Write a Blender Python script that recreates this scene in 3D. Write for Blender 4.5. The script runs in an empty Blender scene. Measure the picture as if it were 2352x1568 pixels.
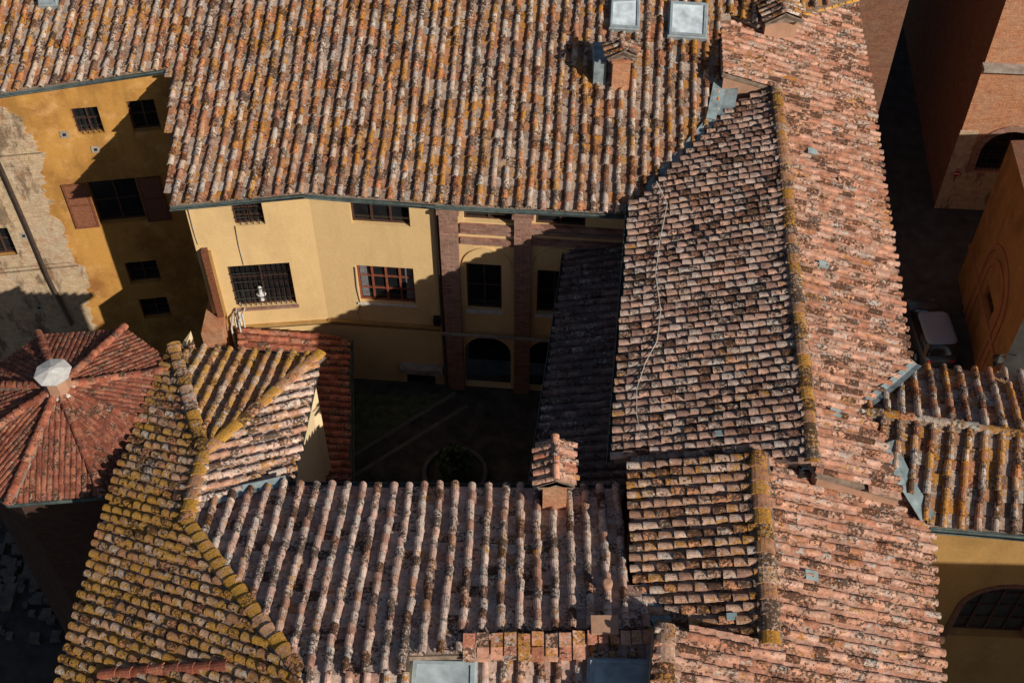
import bpy, math, random
import numpy as np
from mathutils import Vector as V
random.seed(7)
H=41.0; FPX=2900.0; PA=math.radians(49)
cs,sn=math.cos(PA),math.sin(PA)
# ---------- survey helpers : sight a point onto a known level / plane ----------
def ray(u,v):
    a=(u-1176)/FPX; b=(784-v)/FPX
    return V((a,cs+b*sn,-sn+b*cs))
def P(u,v,r):
    d=ray(u,v); t=r/d.z
    return V((d.x*t,d.y*t,H+r))
class Pl:
    def __init__(s,p,n):
        s.p=p; s.n=n.normalized()
        if s.n.z<0: s.n=-s.n
    def hit(s,u,v):
        d=ray(u,v); c=V((0,0,H)); t=(s.p-c).dot(s.n)/d.dot(s.n); return c+d*t
    def z(s,x,y):
        return s.p.z-((x-s.p.x)*s.n.x+(y-s.p.y)*s.n.y)/s.n.z
    def at(s,x,y,o=0): return V((x,y,s.z(x,y)+o))
def pl_slope(p,q,sl,d):
    e=(q-p).normalized(); h=V((-e.y,e.x,0)).normalized()
    if h.dot(V(d))<0: h=-h
    return Pl(p,e.cross(h-V((0,0,sl))))
def pl3(a,b,c): return Pl(a,(b-a).cross(c-a))
# ---------- mesh builder ----------
class MB:
    def __init__(s): s.v=[];s.f=[];s.m=[];s.a=[];s.sm=[]
    def add(s,vs,fs,m=0,a=(.5,.5,0),smooth=False):
        o=len(s.v); s.v.extend([tuple(x) for x in vs])
        for f in fs: s.f.append([i+o for i in f]); s.m.append(m); s.sm.append(smooth)
        s.a.extend([a]*len(vs))
    def build(s,name,mats,parent=None,label=None,bevel=0):
        me=bpy.data.meshes.new(name); me.from_pydata(s.v,[],s.f)
        for m in (mats if isinstance(mats,(list,tuple)) else [mats]): me.materials.append(m)
        me.polygons.foreach_set('material_index',s.m)
        me.polygons.foreach_set('use_smooth',s.sm)
        at=me.attributes.new('tr','FLOAT_VECTOR','POINT')
        at.data.foreach_set('vector',np.array(s.a,dtype=np.float32).ravel())
        me.update()
        ob=bpy.data.objects.new(name,me); bpy.context.scene.collection.objects.link(ob)
        if parent: ob.parent=parent
        if label: ob['label']=label
        if bevel:
            b=ob.modifiers.new('b','BEVEL'); b.width=bevel; b.segments=2
        return ob
BOXF=[(0,3,2,1),(4,5,6,7),(0,1,5,4),(1,2,6,5),(2,3,7,6),(3,0,4,7)]
def box(mb,x0,x1,y0,y1,z0,z1,m=0,a=(.5,.5,0)):
    mb.add([(x0,y0,z0),(x1,y0,z0),(x1,y1,z0),(x0,y1,z0),(x0,y0,z1),(x1,y0,z1),(x1,y1,z1),(x0,y1,z1)],BOXF,m,a)
class Fr:  # wall frame
    def __init__(s,A,B):
        s.A=V((A.x,A.y,0)); d=V((B.x-A.x,B.y-A.y,0)); s.L=d.length; s.e=d.normalized(); s.n=V((s.e.y,-s.e.x,0))
    def pt(s,a,z,d=0): p=s.A+s.e*a+s.n*d; return V((p.x,p.y,z))
    def sz(s,u,v):
        d=ray(u,v); c=V((0,0,H)); t=(s.A-c).dot(s.n)/d.dot(s.n); p=c+d*t
        return (p-s.A).dot(s.e),p.z
    def rect(s,u0,v0,u1,v1):
        uc,vc=(u0+u1)/2,(v0+v1)/2
        return [s.sz(u0,vc)[0],s.sz(u1,vc)[0],s.sz(uc,v1)[1],s.sz(uc,v0)[1]]
    def box(s,mb,a0,a1,z0,z1,d0,d1,m=0,a=(.5,.5,0)):
        mb.add([s.pt(a0,z0,d1),s.pt(a1,z0,d1),s.pt(a1,z0,d0),s.pt(a0,z0,d0),s.pt(a0,z1,d1),s.pt(a1,z1,d1),s.pt(a1,z1,d0),s.pt(a0,z1,d0)],BOXF,m,a)
def wallmesh(mb,fr,z0,z1,holes,dep=.25,m=0,s0=0,s1=None):
    s1=fr.L if s1 is None else s1
    xs=sorted(set([s0,s1]+[min(max(h[i],s0),s1) for h in holes for i in (0,1)]))
    zs=sorted(set([z0,z1]+[min(max(h[i],z0),z1) for h in holes for i in (2,3)]))
    for i in range(len(xs)-1):
        for j in range(len(zs)-1):
            cx=(xs[i]+xs[i+1])/2; cz=(zs[j]+zs[j+1])/2
            if any(h[0]<cx<h[1] and h[2]<cz<h[3] for h in holes): continue
            mb.add([fr.pt(xs[i],zs[j]),fr.pt(xs[i+1],zs[j]),fr.pt(xs[i+1],zs[j+1]),fr.pt(xs[i],zs[j+1])],[(0,1,2,3)],m)
    for h in holes:
        a,b,c,d=h[:4]; arch=len(h)>4 and h[4]
        r=(b-a)/2; sp=d-r if arch else d
        def q(p0,p1):
            mb.add([fr.pt(*p0),fr.pt(*p1),fr.pt(p1[0],p1[1],-dep),fr.pt(p0[0],p0[1],-dep)],[(0,1,2,3)],m)
        q((a,c),(a,sp)); q((b,c),(b,sp)); q((a,c),(b,c))
        if arch:
            N=14; prev=None
            for k in range(N+1):
                t=math.pi*(1-k/N); p=((a+b)/2+r*math.cos(t),sp+r*math.sin(t))
                if prev:
                    q(prev,p); mb.add([fr.pt(*prev),fr.pt(*p),fr.pt(p[0],d),fr.pt(prev[0],d)],[(0,1,2,3)],m)
                prev=p
        else: q((a,d),(b,d))
def tube(mb,pts,r,seg=8,m=0):
    pts=[V(p) for p in pts]; rings=[]
    for i,p in enumerate(pts):
        t=(pts[min(i+1,len(pts)-1)]-pts[max(i-1,0)]).normalized()
        up=V((0,0,1)) if abs(t.z)<.9 else V((1,0,0))
        a=t.cross(up).normalized(); b=a.cross(t)
        rings.append([p+a*r*math.cos(2*math.pi*k/seg)+b*r*math.sin(2*math.pi*k/seg) for k in range(seg)])
    vs=[x for R in rings for x in R]; fs=[]
    for i in range(len(pts)-1):
        for k in range(seg):
            k2=(k+1)%seg; fs.append((i*seg+k,i*seg+k2,(i+1)*seg+k2,(i+1)*seg+k))
    fs.append(tuple(range(seg))); fs.append(tuple(reversed(range((len(pts)-1)*seg,len(pts)*seg))))
    mb.add(vs,fs,m,smooth=True)
def gutter(mb,pts,r=.075,m=0):
    pts=[V(p) for p in pts]
    for p,q in zip(pts,pts[1:]):
        t=(q-p).normalized(); s=t.cross(V((0,0,1))).normalized(); U=V((0,0,1)); N=7
        ring=lambda c,rr:[c+s*rr*math.cos(math.pi+math.pi*k/(N-1))+U*rr*math.sin(math.pi+math.pi*k/(N-1)) for k in range(N)]
        a,b,c,d=ring(p,r),ring(q,r),ring(p,r*.8),ring(q,r*.8)
        fs=[]
        for k in range(N-1):
            fs.append((k,k+1,N+k+1,N+k)); fs.append((2*N+k,2*N+k+1,3*N+k+1,3*N+k))
        fs+= [(0,N,3*N,2*N),(N-1,2*N-1,4*N-1,3*N-1)]
        mb.add(a+b+c+d,fs,m)
        tube(mb,[p+s*r+U*0.005,q+s*r+U*0.005],.016,6,m); tube(mb,[p-s*r+U*0.005,q-s*r+U*0.005],.016,6,m)
def cover(mb,O,e,t,n,w0,w1,ln,h,lift,a,m=0):
    N=7; vs=[]
    for (y,w,hh,l) in ((0,w0,h*.9,0),(ln,w1,h,lift),(ln,w1*.78,h*.76,lift)):
        for k in range(N):
            g=math.pi*k/(N-1)
            vs.append(O+e*(w/2*math.cos(g))+t*y+n*(hh*math.sin(g)+l))
    fs=[]
    for k in range(N-1):
        fs.append((k,k+1,N+k+1,N+k)); fs.append((N+k,N+k+1,2*N+k+1,2*N+k))
    mb.add(vs,fs,m,a)
def tiles(mb,pl,poly,sp=.44,ex=.34,w=.2,h=.1,seed=1,jit=1.0,miss=0.005,deck=True,lift=.022,wander=1.):
    R=random.Random(seed); n=pl.n; t=(V((0,0,-1))+n*n.z).normalized(); e=t.cross(n).normalized(); O=poly[0]
    L=[((p-O).dot(e),(p-O).dot(t)) for p in poly]
    def iv(x):
        ys=[]
        for (x0,y0),(x1,y1) in zip(L,L[1:]+L[:1]):
            if (x0<=x)!=(x1<=x): ys.append(y0+(y1-y0)*(x-x0)/(x1-x0))
        ys.sort(); return list(zip(ys[0::2],ys[1::2]))
    x0=min(p[0] for p in L); x1=max(p[0] for p in L)
    hw=lambda x,y:.022*math.sin(x*.8+seed)*math.sin(y*.9+seed*2)+.012*math.sin(x*2.1+y*1.3)
    x=x0+sp*.25; k=0
    while x<x1:
        ph=R.uniform(0,6.3)
        for (ya,yb) in iv(x):
            y=yb+R.uniform(0,.07)*jit; cr=R.random()
            while y>ya+.08:
                exx=ex*R.uniform(.87,1.13)
                ln=min(exx+.08,y-ya+.03)
                if R.random()>miss:
                    yaw=R.gauss(0,.028*jit); ee=(e+t*(-yaw)).normalized(); tt=(t+e*yaw).normalized()
                    ox=x+.014*math.sin((y)*1.1+ph)*jit*wander+.03*math.sin(y*.5+x*.15)*jit*wander+R.gauss(0,.007*jit)
                    ww=w*R.uniform(.88,1.1)
                    cover(mb,O+e*ox+t*(y-ln)+n*(.012+hw(x,y)),ee,tt,n,ww*.82,ww,ln,h*R.uniform(.84,1.12),lift+R.uniform(0,.016*jit),(R.random(),.4*cr+.6*R.random(),1.0))
                y-=exx
        xp=x+sp/2
        for (ya,yb) in iv(xp):
            y=yb-.03+R.uniform(-.03,.03)
            while y>ya+.05:
                ln=min(ex+.05,y-ya); hh=hw(xp,y); a=(R.random(),R.random(),0.0); hw2=sp*.48
                l0=R.uniform(-.006,.006)
                p=[O+e*(xp-hw2)+t*(y-ln)+n*(hh-.008),O+e*(xp+hw2)+t*(y-ln)+n*(hh-.008),O+e*(xp+hw2)+t*y+n*(hh+.022+l0),O+e*(xp-hw2)+t*y+n*(hh+.022-l0)]
                q=[p[3]-n*.03,p[2]-n*.03]
                mb.add(p+q,[(0,1,2,3),(3,2,5,4)],0,a); y-=ex*R.uniform(.95,1.05)
        x+=sp*(1+R.uniform(-.045,.045)*jit); k+=1
    if deck:
        N=len(poly); top=[p-n*.06 for p in poly]; bot=[p-n*.17 for p in poly]
        mb.add(top+bot,[tuple(range(N)),tuple(reversed(range(N,2*N)))]+[(i,(i+1)%N,N+(i+1)%N,N+i) for i in range(N)],1)
def ridge(mb,p,q,w=.3,h=.14,ex=.36,seed=3,lift=.03,up=None,jit=.6,m=0,bed=True):
    R=random.Random(seed); t=(q-p).normalized(); L=(q-p).length
    up=up or V((0,0,1)); e=t.cross(up).normalized(); n=e.cross(t)
    if n.z<0: n=-n
    y=0; ph=R.random()*6
    while y<L:
        ln=min(ex+.07,L-y+.05); yaw=R.gauss(0,.04*jit)
        cover(mb,p+t*y+n*(lift-.02+R.gauss(0,.006))+e*(R.gauss(0,.010)*jit+.015*math.sin(y*.9+ph)*jit),(e-t*yaw).normalized(),(t+e*yaw).normalized(),n,w*.88,w*R.uniform(.94,1.06),ln,h*R.uniform(.9,1.1),.028+R.uniform(0,.012),(R.random(),R.random(),1),m)
        y+=ex*R.uniform(.95,1.05)
    if bed: mb.add([p+e*w*.6-n*.03,q+e*w*.6-n*.03,q+n*.03,p+n*.03,p-e*w*.6-n*.03,q-e*w*.6-n*.03],[(0,1,2,3),(3,2,5,4)],1)
def prism(mb,poly,pl,z0,ins=None,m=0,off=.17):
    N=len(poly); pts=[(p.x,p.y) for p in poly]; ins=ins or {}
    A=sum(pts[i][0]*pts[(i+1)%N][1]-pts[(i+1)%N][0]*pts[i][1] for i in range(N)); sg=1 if A>0 else -1
    lines=[]
    for i in range(N):
        (x0,y0),(x1,y1)=pts[i],pts[(i+1)%N]; l=math.hypot(x1-x0,y1-y0); nx,ny=-(y1-y0)/l*sg,(x1-x0)/l*sg
        d=ins.get(i,.03); lines.append((nx,ny,nx*x0+ny*y0+d))
    out=[]
    for i in range(N):
        a,b=lines[i-1],lines[i]; det=a[0]*b[1]-a[1]*b[0]
        if abs(det)<.05: out.append((pts[i][0]+b[0]*ins.get(i,.03),pts[i][1]+b[1]*ins.get(i,.03)))
        else: out.append(((a[2]*b[1]-b[2]*a[1])/det,(a[0]*b[2]-b[0]*a[2])/det))
    top=[pl.at(x,y,-off) for x,y in out]; bot=[V((x,y,z0)) for x,y in out]
    mb.add(top+bot,[tuple(range(N)),tuple(reversed(range(N,2*N)))]+[(i,(i+1)%N,N+(i+1)%N,N+i) for i in range(N)],m)
# ---------- materials ----------
def newmat(name):
    m=bpy.data.materials.new(name); m.use_nodes=True; nt=m.node_tree; bs=nt.nodes['Principled BSDF']; return m,nt,bs
class NB:
    def __init__(s,nt): s.nt=nt; s.geo=nt.nodes.new('ShaderNodeNewGeometry')
    def n(s,t,**k):
        x=s.nt.nodes.new(t)
        for a,b in k.items(): setattr(x,a,b)
        return x
    def L(s,a,b): s.nt.links.new(a,b)
    def math(s,op,a,b=None,c=None,clamp=False):
        x=s.n('ShaderNodeMath',operation=op,use_clamp=clamp)
        for i,y in enumerate((a,b,c)):
            if y is None: continue
            if isinstance(y,(int,float)): x.inputs[i].default_value=y
            else: s.L(y,x.inputs[i])
        return x.outputs[0]
    def noise(s,sc,det=3,rough=.55,off=(0,0,0),scl=(1,1,1),vec=None):
        mp=s.n('ShaderNodeMapping'); mp.inputs['Location'].default_value=off; mp.inputs['Scale'].default_value=scl
        s.L(vec or s.geo.outputs['Position'],mp.inputs['Vector'])
        x=s.n('ShaderNodeTexNoise'); x.inputs['Scale'].default_value=sc; x.inputs['Detail'].default_value=det; x.inputs['Roughness'].default_value=rough
        s.L(mp.outputs[0],x.inputs['Vector']); return x.outputs['Fac']
    def step(s,v,lo,hi):
        x=s.n('ShaderNodeMapRange',interpolation_type='SMOOTHSTEP')
        for i,y in ((0,v),(1,lo),(2,hi)):
            if isinstance(y,(int,float)): x.inputs[i].default_value=y
            else: s.L(y,x.inputs[i])
        return x.outputs[0]
    def mix(s,f,a,b,bt='MIX'):
        x=s.n('ShaderNodeMix',data_type='RGBA',blend_type=bt)
        for i,y in ((0,f),(6,a),(7,b)):
            if isinstance(y,(int,float)): x.inputs[i].default_value=y
            elif isinstance(y,tuple): x.inputs[i].default_value=(*y,1)
            else: s.L(y,x.inputs[i])
        return x.outputs[2]
    def ramp(s,f,stops,interp='LINEAR'):
        x=s.n('ShaderNodeValToRGB'); r=x.color_ramp; r.interpolation=interp
        while len(r.elements)<len(stops): r.elements.new(.5)
        for el,(p,c) in zip(r.elements,stops): el.position=p; el.color=(*c,1)
        s.L(f,x.inputs[0]); return x.outputs[0]
    def bump(s,bs,hgt,st=.4,d=.02):
        b=s.n('ShaderNodeBump'); b.inputs['Strength'].default_value=st; b.inputs['Distance'].default_value=d
        s.L(hgt,b.inputs['Height']); s.L(b.outputs[0],bs.inputs['Normal'])
def tilemat(name,pal,ochre=.6,dark=.58,white=.62,oc=(.46,.21,.03),pan=(.30,.19,.14),dk=(.05,.028,.018),tw=.26):
    m,nt,bs=newmat(name); b=NB(nt)
    at=b.n('ShaderNodeAttribute',attribute_name='tr'); sp=b.n('ShaderNodeSeparateXYZ'); b.L(at.outputs['Vector'],sp.inputs[0])
    r1,r2,k=sp.outputs
    base=b.ramp(r1,[(i/(len(pal)),c) for i,c in enumerate(pal)],'CONSTANT')
    base=b.mix(b.math('MULTIPLY',b.math('SUBTRACT',1.0,k),.4),base,pan)
    v=b.noise(6,4,.6,(3,1,2)); base=b.mix(.85,base,b.ramp(v,[(.3,(.5,.48,.47)),(.7,(1.4,1.38,1.35))]),'MULTIPLY')
    big=b.noise(.6,3,.5,(9,4,1)); mid=b.noise(2.0,3,.5,(1,8,3))
    kk=b.math('MULTIPLY_ADD',k,.05,-.04)
    r3=b.math('FRACT',b.math('MULTIPLY',b.math('ADD',r1,r2),7.3))
    def mask(sc,thr,off,bw,soft,r):
        x=b.noise(sc,5,.7,off); x=b.math('ADD',x,b.math('MULTIPLY',b.math('SUBTRACT',bw,.5),.4)); x=b.math('ADD',x,kk)
        x=b.math('ADD',x,b.math('MULTIPLY',b.math('SUBTRACT',r,.5),tw))
        return b.step(x,thr,thr+soft)
    wm=mask(10,white,(5,5,5),mid,.07,r3); base=b.mix(b.math('MULTIPLY',wm,.8),base,b.ramp(b.noise(19,2),[(.35,(.32,.29,.26)),(.65,(.58,.54,.48))]))
    om=mask(9,ochre,(2,7,9),big,.07,r2); base=b.mix(b.math('MULTIPLY',om,.88),base,b.ramp(b.noise(22,3),[(.32,(oc[0]*.5,oc[1]*.45,oc[2]*.5)),(.62,oc)]))
    dm=mask(14,dark,(8,2,4),mid,.045,r1); base=b.mix(b.math('MULTIPLY',dm,.88),base,dk)
    w2=b.step(b.noise(21,4,.7,(1,3,5)),.62,.66); base=b.mix(b.math('MULTIPLY',w2,.7),base,(.58,.54,.49))
    b.L(base,bs.inputs['Base Color']); bs.inputs['Roughness'].default_value=.92; bs.inputs['Specular IOR Level'].default_value=.12
    b.bump(bs,b.noise(26,4,.7),.8,.025); return m
TP=[(.20,.10,.065),(.42,.27,.20),(.34,.15,.09),(.50,.38,.30),(.38,.31,.27),(.50,.20,.09),(.54,.43,.35),(.29,.19,.15),(.44,.30,.23),(.46,.17,.08)]
T_main=tilemat('tiles_weathered',TP,.53,.55,.57,oc=(.54,.24,.03),pan=(.27,.18,.13))
T_west=tilemat('tiles_grey_brown',[(.27,.16,.125),(.42,.26,.20),(.48,.35,.29),(.34,.21,.16),(.52,.31,.23),(.40,.28,.23),(.26,.13,.09)],.635,.56,.60,pan=(.20,.13,.10))
T_east=tilemat('tiles_salmon',[(.42,.19,.12),(.56,.29,.20),(.60,.36,.27),(.50,.31,.23),(.62,.33,.22),(.46,.21,.13)],.635,.54,.61,pan=(.46,.25,.18))
T_lich=tilemat('tiles_ochre_lichen',[(.36,.18,.10),(.48,.28,.18),(.50,.34,.24),(.42,.27,.18),(.52,.23,.12)],.465,.58,.60,oc=(.52,.27,.035))
T_hip=tilemat('tiles_hip_lichen',[(.46,.24,.14),(.54,.31,.19),(.50,.24,.14),(.56,.38,.27)],.42,.60,.61,oc=(.60,.31,.035),tw=.34)
T_red=tilemat('tiles_red',[(.24,.075,.045),(.34,.11,.065),(.40,.15,.085),(.28,.10,.065),(.36,.17,.11)],.72,.61,.70,pan=(.28,.10,.065))
T_redd=tilemat('tiles_fine_red',[(.20,.065,.04),(.28,.095,.06),(.34,.13,.075),(.25,.09,.06),(.31,.15,.10)],.72,.60,.72,pan=(.22,.08,.05))
T_dark=tilemat('tiles_shade_dark',[(.14,.10,.09),(.22,.15,.13),(.18,.13,.12)],.75,.58,.63,pan=(.12,.09,.08))  # dark tile colour carries the shade the lean-to lies in
T_westo=tilemat('tiles_brown_orange',[(.32,.18,.13),(.46,.28,.20),(.52,.36,.28),(.40,.25,.18),(.56,.26,.14),(.28,.14,.09)],.54,.55,.60,pan=(.25,.16,.12))
T_ridgeo=tilemat('ridge_orange_brown',[(.40,.20,.12),(.50,.28,.18),(.44,.22,.14),(.54,.36,.26)],.48,.57,.61,oc=(.56,.27,.035),tw=.3)
T_g=tilemat('tiles_grey_pink',[(.36,.20,.15),(.50,.33,.27),(.58,.44,.37),(.48,.36,.31),(.58,.37,.29),(.54,.43,.37),(.42,.22,.15)],.60,.54,.58,pan=(.46,.31,.25))
T_flat=tilemat('flat_salmon_tiles',[(.50,.19,.11),(.60,.30,.20),(.54,.22,.14),(.62,.36,.26)],.60,.60,.64)
def simple(name,c,rough=.85,metal=0,var=.25,sc=8,bump=.2,spec=.3):
    m,nt,bs=newmat(name); b=NB(nt); n=b.noise(sc,5,.6)
    col=b.ramp(n,[(.3,tuple(x*(1-var) for x in c)),(.7,tuple(min(1,x*(1+var)) for x in c))])
    b.L(col,bs.inputs['Base Color']); bs.inputs['Roughness'].default_value=rough; bs.inputs['Metallic'].default_value=metal; bs.inputs['Specular IOR Level'].default_value=spec
    if bump: b.bump(bs,b.noise(sc*4,3),bump,.01)
    return m
def plaster(name,c,stain=.3,sc=.5,dk=None,fine=.35):
    m,nt,bs=newmat(name); b=NB(nt); dk=dk or tuple(x*.45 for x in c)
    n=b.noise(sc,6,.65); st=b.noise(1.2,5,.65,(4,4,4),(1,1,.18)); f=b.noise(14,3); g=b.noise(1.6,5,.65,(7,3,1))
    col=b.mix(b.math('MULTIPLY',b.step(n,.42,.70),stain),c,dk)
    col=b.mix(b.math('MULTIPLY',b.step(st,.46,.72),stain),col,tuple(x*.6 for x in c))
    col=b.mix(b.math('MULTIPLY',b.step(g,.5,.72),stain*.7),col,tuple(min(1,x*1.15+.07) for x in c))
    col=b.mix(fine,col,b.ramp(f,[(.3,(.8,.8,.8)),(.7,(1.15,1.15,1.15))]),'MULTIPLY')
    b.L(col,bs.inputs['Base Color']); bs.inputs['Roughness'].default_value=.93; bs.inputs['Specular IOR Level'].default_value=.15
    b.bump(bs,b.noise(9,5),.35,.02); return m
def brick(name,c1,c2,mortar,s=1.0,worn=.3,stain=None):
    m,nt,bs=newmat(name); b=NB(nt); sp=b.n('ShaderNodeSeparateXYZ'); b.L(b.geo.outputs['Position'],sp.inputs[0])
    cb=b.n('ShaderNodeCombineXYZ'); b.L(b.math('ADD',sp.outputs[0],sp.outputs[1]),cb.inputs[0]); b.L(sp.outputs[2],cb.inputs[1])
    t=b.n('ShaderNodeTexBrick'); b.L(cb.outputs[0],t.inputs['Vector']); t.inputs['Scale'].default_value=1
    t.inputs['Color1'].default_value=(*c1,1); t.inputs['Color2'].default_value=(*c2,1); t.inputs['Mortar'].default_value=(*mortar,1)
    t.inputs['Brick Width'].default_value=.28*s; t.inputs['Row Height'].default_value=.085*s; t.inputs['Mortar Size'].default_value=.01*s; t.inputs['Mortar Smooth'].default_value=.3
    col=b.mix(b.math('MULTIPLY',b.step(b.noise(1.1,6,.7),.46,.60),worn),t.outputs['Color'],mortar)
    if stain:
        col=b.mix(b.step(b.noise(.9,6,.7,(3,6,1),(1,1,.5)),.50,.58),col,stain)
        col=b.mix(b.math('MULTIPLY',b.step(b.noise(1.5,7,.75,(3,9,1),(1,1,.35)),.50,.60),.75),col,(.12,.08,.05))
        col=b.mix(b.math('MULTIPLY',b.step(b.noise(3,6,.7,(8,9,1)),.54,.62),.5),col,(.40,.20,.11))
    col=b.mix(.6,col,b.ramp(b.noise(5,5,.7),[(.3,(.6,.6,.6)),(.7,(1.3,1.3,1.3))]),'MULTIPLY')
    b.L(col,bs.inputs['Base Color']); bs.inputs['Roughness'].default_value=.92; bs.inputs['Specular IOR Level'].default_value=.15
    b.bump(bs,b.math('ADD',b.math('MULTIPLY',t.outputs['Fac'],-.5),b.noise(14,4)),.8,.03); return m
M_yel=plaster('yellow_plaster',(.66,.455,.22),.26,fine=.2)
M_cream=plaster('cream_plaster_sun_lift',(.78,.60,.36),.2,fine=.2)  # colour lightened to stand in for sun the gable wall misses
M_och=plaster('ochre_plaster',(.50,.255,.065),.95,.5,(.27,.11,.035))
M_yel2=plaster('golden_plaster',(.40,.235,.08),.45)
M_peach=plaster('peach_plaster',(.46,.26,.17),.5)
M_stone=brick('exposed_rubble_brick',(.42,.27,.17),(.50,.38,.25),(.50,.40,.28),1.1,.7,(.50,.37,.23))
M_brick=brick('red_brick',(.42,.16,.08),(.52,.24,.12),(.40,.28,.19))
M_brickp=brick('pilaster_brick',(.22,.10,.075),(.36,.19,.14),(.32,.23,.18))
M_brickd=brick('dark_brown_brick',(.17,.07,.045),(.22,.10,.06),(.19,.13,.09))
M_brickk=brick('near_black_brick',(.06,.03,.022),(.08,.04,.03),(.07,.05,.04))  # near-black brick colours, the same all over the drum
M_mort=simple('mortar',(.22,.16,.12),.95,0,.45,6)
M_gut=simple('copper_gutter',(.075,.095,.09),.6,.3,.4,5)
M_lead=simple('lead_flashing',(.22,.27,.28),.75,.1,.4,4)
M_sfr=simple('skylight_metal',(.30,.35,.37),.6,.2,.25,4)
M_wood=simple('brown_wood',(.17,.06,.03),.7,0,.35,12)
M_redwood=simple('reddish_window_wood',(.22,.065,.035),.6,0,.3,12)
M_wood2=simple('dark_window_wood',(.07,.035,.025),.6,0,.3,12)
M_iron=simple('iron_bars',(.03,.028,.026),.6,.4,.2,12)
M_marb=simple('pale_marble',(.55,.53,.50),.7,0,.2,5)
M_white=simple('grey_curtain',(.16,.16,.17),.9,0,.4,6)
M_pipew=simple('pale_pipe',(.5,.5,.48),.7,0,.2,6)
M_cone=simple('grey_render',(.30,.26,.22),.9,0,.35,3)
M_rub=simple('dusty_stone',(.10,.09,.08),.9,0,.35,3)
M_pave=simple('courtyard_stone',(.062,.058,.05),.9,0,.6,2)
M_bed=simple('planting_bed_soil',(.075,.085,.05),.95,0,.5,4)
M_pave2=simple('paving_band_stone',(.13,.12,.105),.9,0,.3,3)
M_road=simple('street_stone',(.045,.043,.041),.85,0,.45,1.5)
M_cable=simple('cable',(.50,.46,.42),.8,0,.1,5,0)
M_pipe=simple('drain_metal',(.10,.07,.055),.5,.5,.2,5)
M_leaf=simple('shrub_leaf',(.05,.08,.03),.8,0,.4,9)
def glassmat(name,c,r=.12,spec=.6):
    m,nt,bs=newmat(name); b=NB(nt); n=b.noise(3,2)
    b.L(b.ramp(n,[(.3,tuple(x*.7 for x in c)),(.7,tuple(x*1.3 for x in c))]),bs.inputs['Base Color']); bs.inputs['Roughness'].default_value=r; bs.inputs['Specular IOR Level'].default_value=spec; return m
M_glass=glassmat('dark_glass',(.012,.013,.015))
M_glass2=glassmat('arch_glass_interior_tone',(.045,.045,.04),.3)  # glass colour lifted to stand in for the faintly seen interior
M_sky=glassmat('skylight_sky_glare_glass',(.55,.62,.66),.25,.8)  # pale colour stands in for bright sky reflected in the panes
M_sky2=glassmat('skylight_sky_tone_glass',(.30,.35,.37),.2,.8)  # grey-blue colour stands in for reflected sky; no blind behind
M_gtile=glassmat('glass_tile',(.30,.38,.38),.2,.8)
# ---------- things ----------
def thing(name,label,cat,group=None):
    o=bpy.data.objects.new(name,None); o.empty_display_size=.5; bpy.context.scene.collection.objects.link(o)
    o['label']=label; o['category']=cat
    if group: o['group']=group
    return o
def hits(pl,px): return [pl.hit(*p) for p in px]
def window(par,fr,h,style='plain',name='window',dep=.2,bars=(2,3),frm=None,glass=None):
    a0,a1,z0,z1=h[:4]
    mb=MB(); mb.add([fr.pt(a0-.02,z0-.02,-dep),fr.pt(a1+.02,z0-.02,-dep),fr.pt(a1+.02,z1+.02,-dep),fr.pt(a0-.02,z1+.02,-dep)],[(0,1,2,3)])
    w=mb.build(name,glass or M_glass,par)
    f=MB(); t=.06; nm=bars[0]
    xs=[a0+(a1-a0-t)*i/nm for i in range(nm+1)]
    for x0 in xs: fr.box(f,x0,x0+t,z0,z1,-dep+.003,-dep+.06)
    for i in range(bars[1]+1):
        zz=z0+(z1-z0-t)*i/bars[1]; tt=t if i in(0,bars[1]) else .03
        for xa,xb in zip(xs,xs[1:]): fr.box(f,xa+t,xb,zz,zz+tt,-dep+.003,-dep+.055)
    f.build('frame',frm or M_wood2,w)
    if style=='grille':
        g=MB(); n=max(3,int((a1-a0)/.16))
        for i in range(1,n):
            x=a0+(a1-a0)*i/n; tube(g,[fr.pt(x,z0,-.05),fr.pt(x,z1,-.05)],.014,5)
        m=max(2,int((z1-z0)/.45))
        for i in range(1,m+1):
            z=z0+(z1-z0)*i/(m+1); tube(g,[fr.pt(a0,z,-.03),fr.pt(a1,z,-.03)],.014,5)
        g.build('grille',M_iron,w)
    if style=='french':
        for x0,x1 in((a0+.08,a0+.3),(a1-.3,a1-.08)):
            c=MB(); fr.box(c,x0,x1,z0+.1,z1-.08,-dep+.001,-dep+.003); c.build('curtain',M_white,w)
    return w
def sill(par,fr,h,mat,d=.08,t=.1):
    s=MB(); fr.box(s,h[0]-.06,h[1]+.06,h[2]-t,h[2]-.003,-.15,d); s.build('sill',mat,par)
def shutter(par,fr,a0,a1,z0,z1):
    s=MB(); t=.06
    for x0,x1 in((a0,a0+t),(a1-t,a1)): fr.box(s,x0,x1,z0,z1,.02,.07)
    for z in (z0,(z0+z1)/2,z1-t): fr.box(s,a0+t,a1-t,z,z+t,.022,.068)
    n=int((z1-z0)/.10)
    for i in range(1,n):
        z=z0+(z1-z0)*i/n
        s.add([fr.pt(a0+t,z,.030),fr.pt(a1-t,z,.030),fr.pt(a1-t,z-.06,.066),fr.pt(a0+t,z-.06,.066)],[(0,1,2,3)])
    s.build('shutter',M_wood,par)
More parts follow.
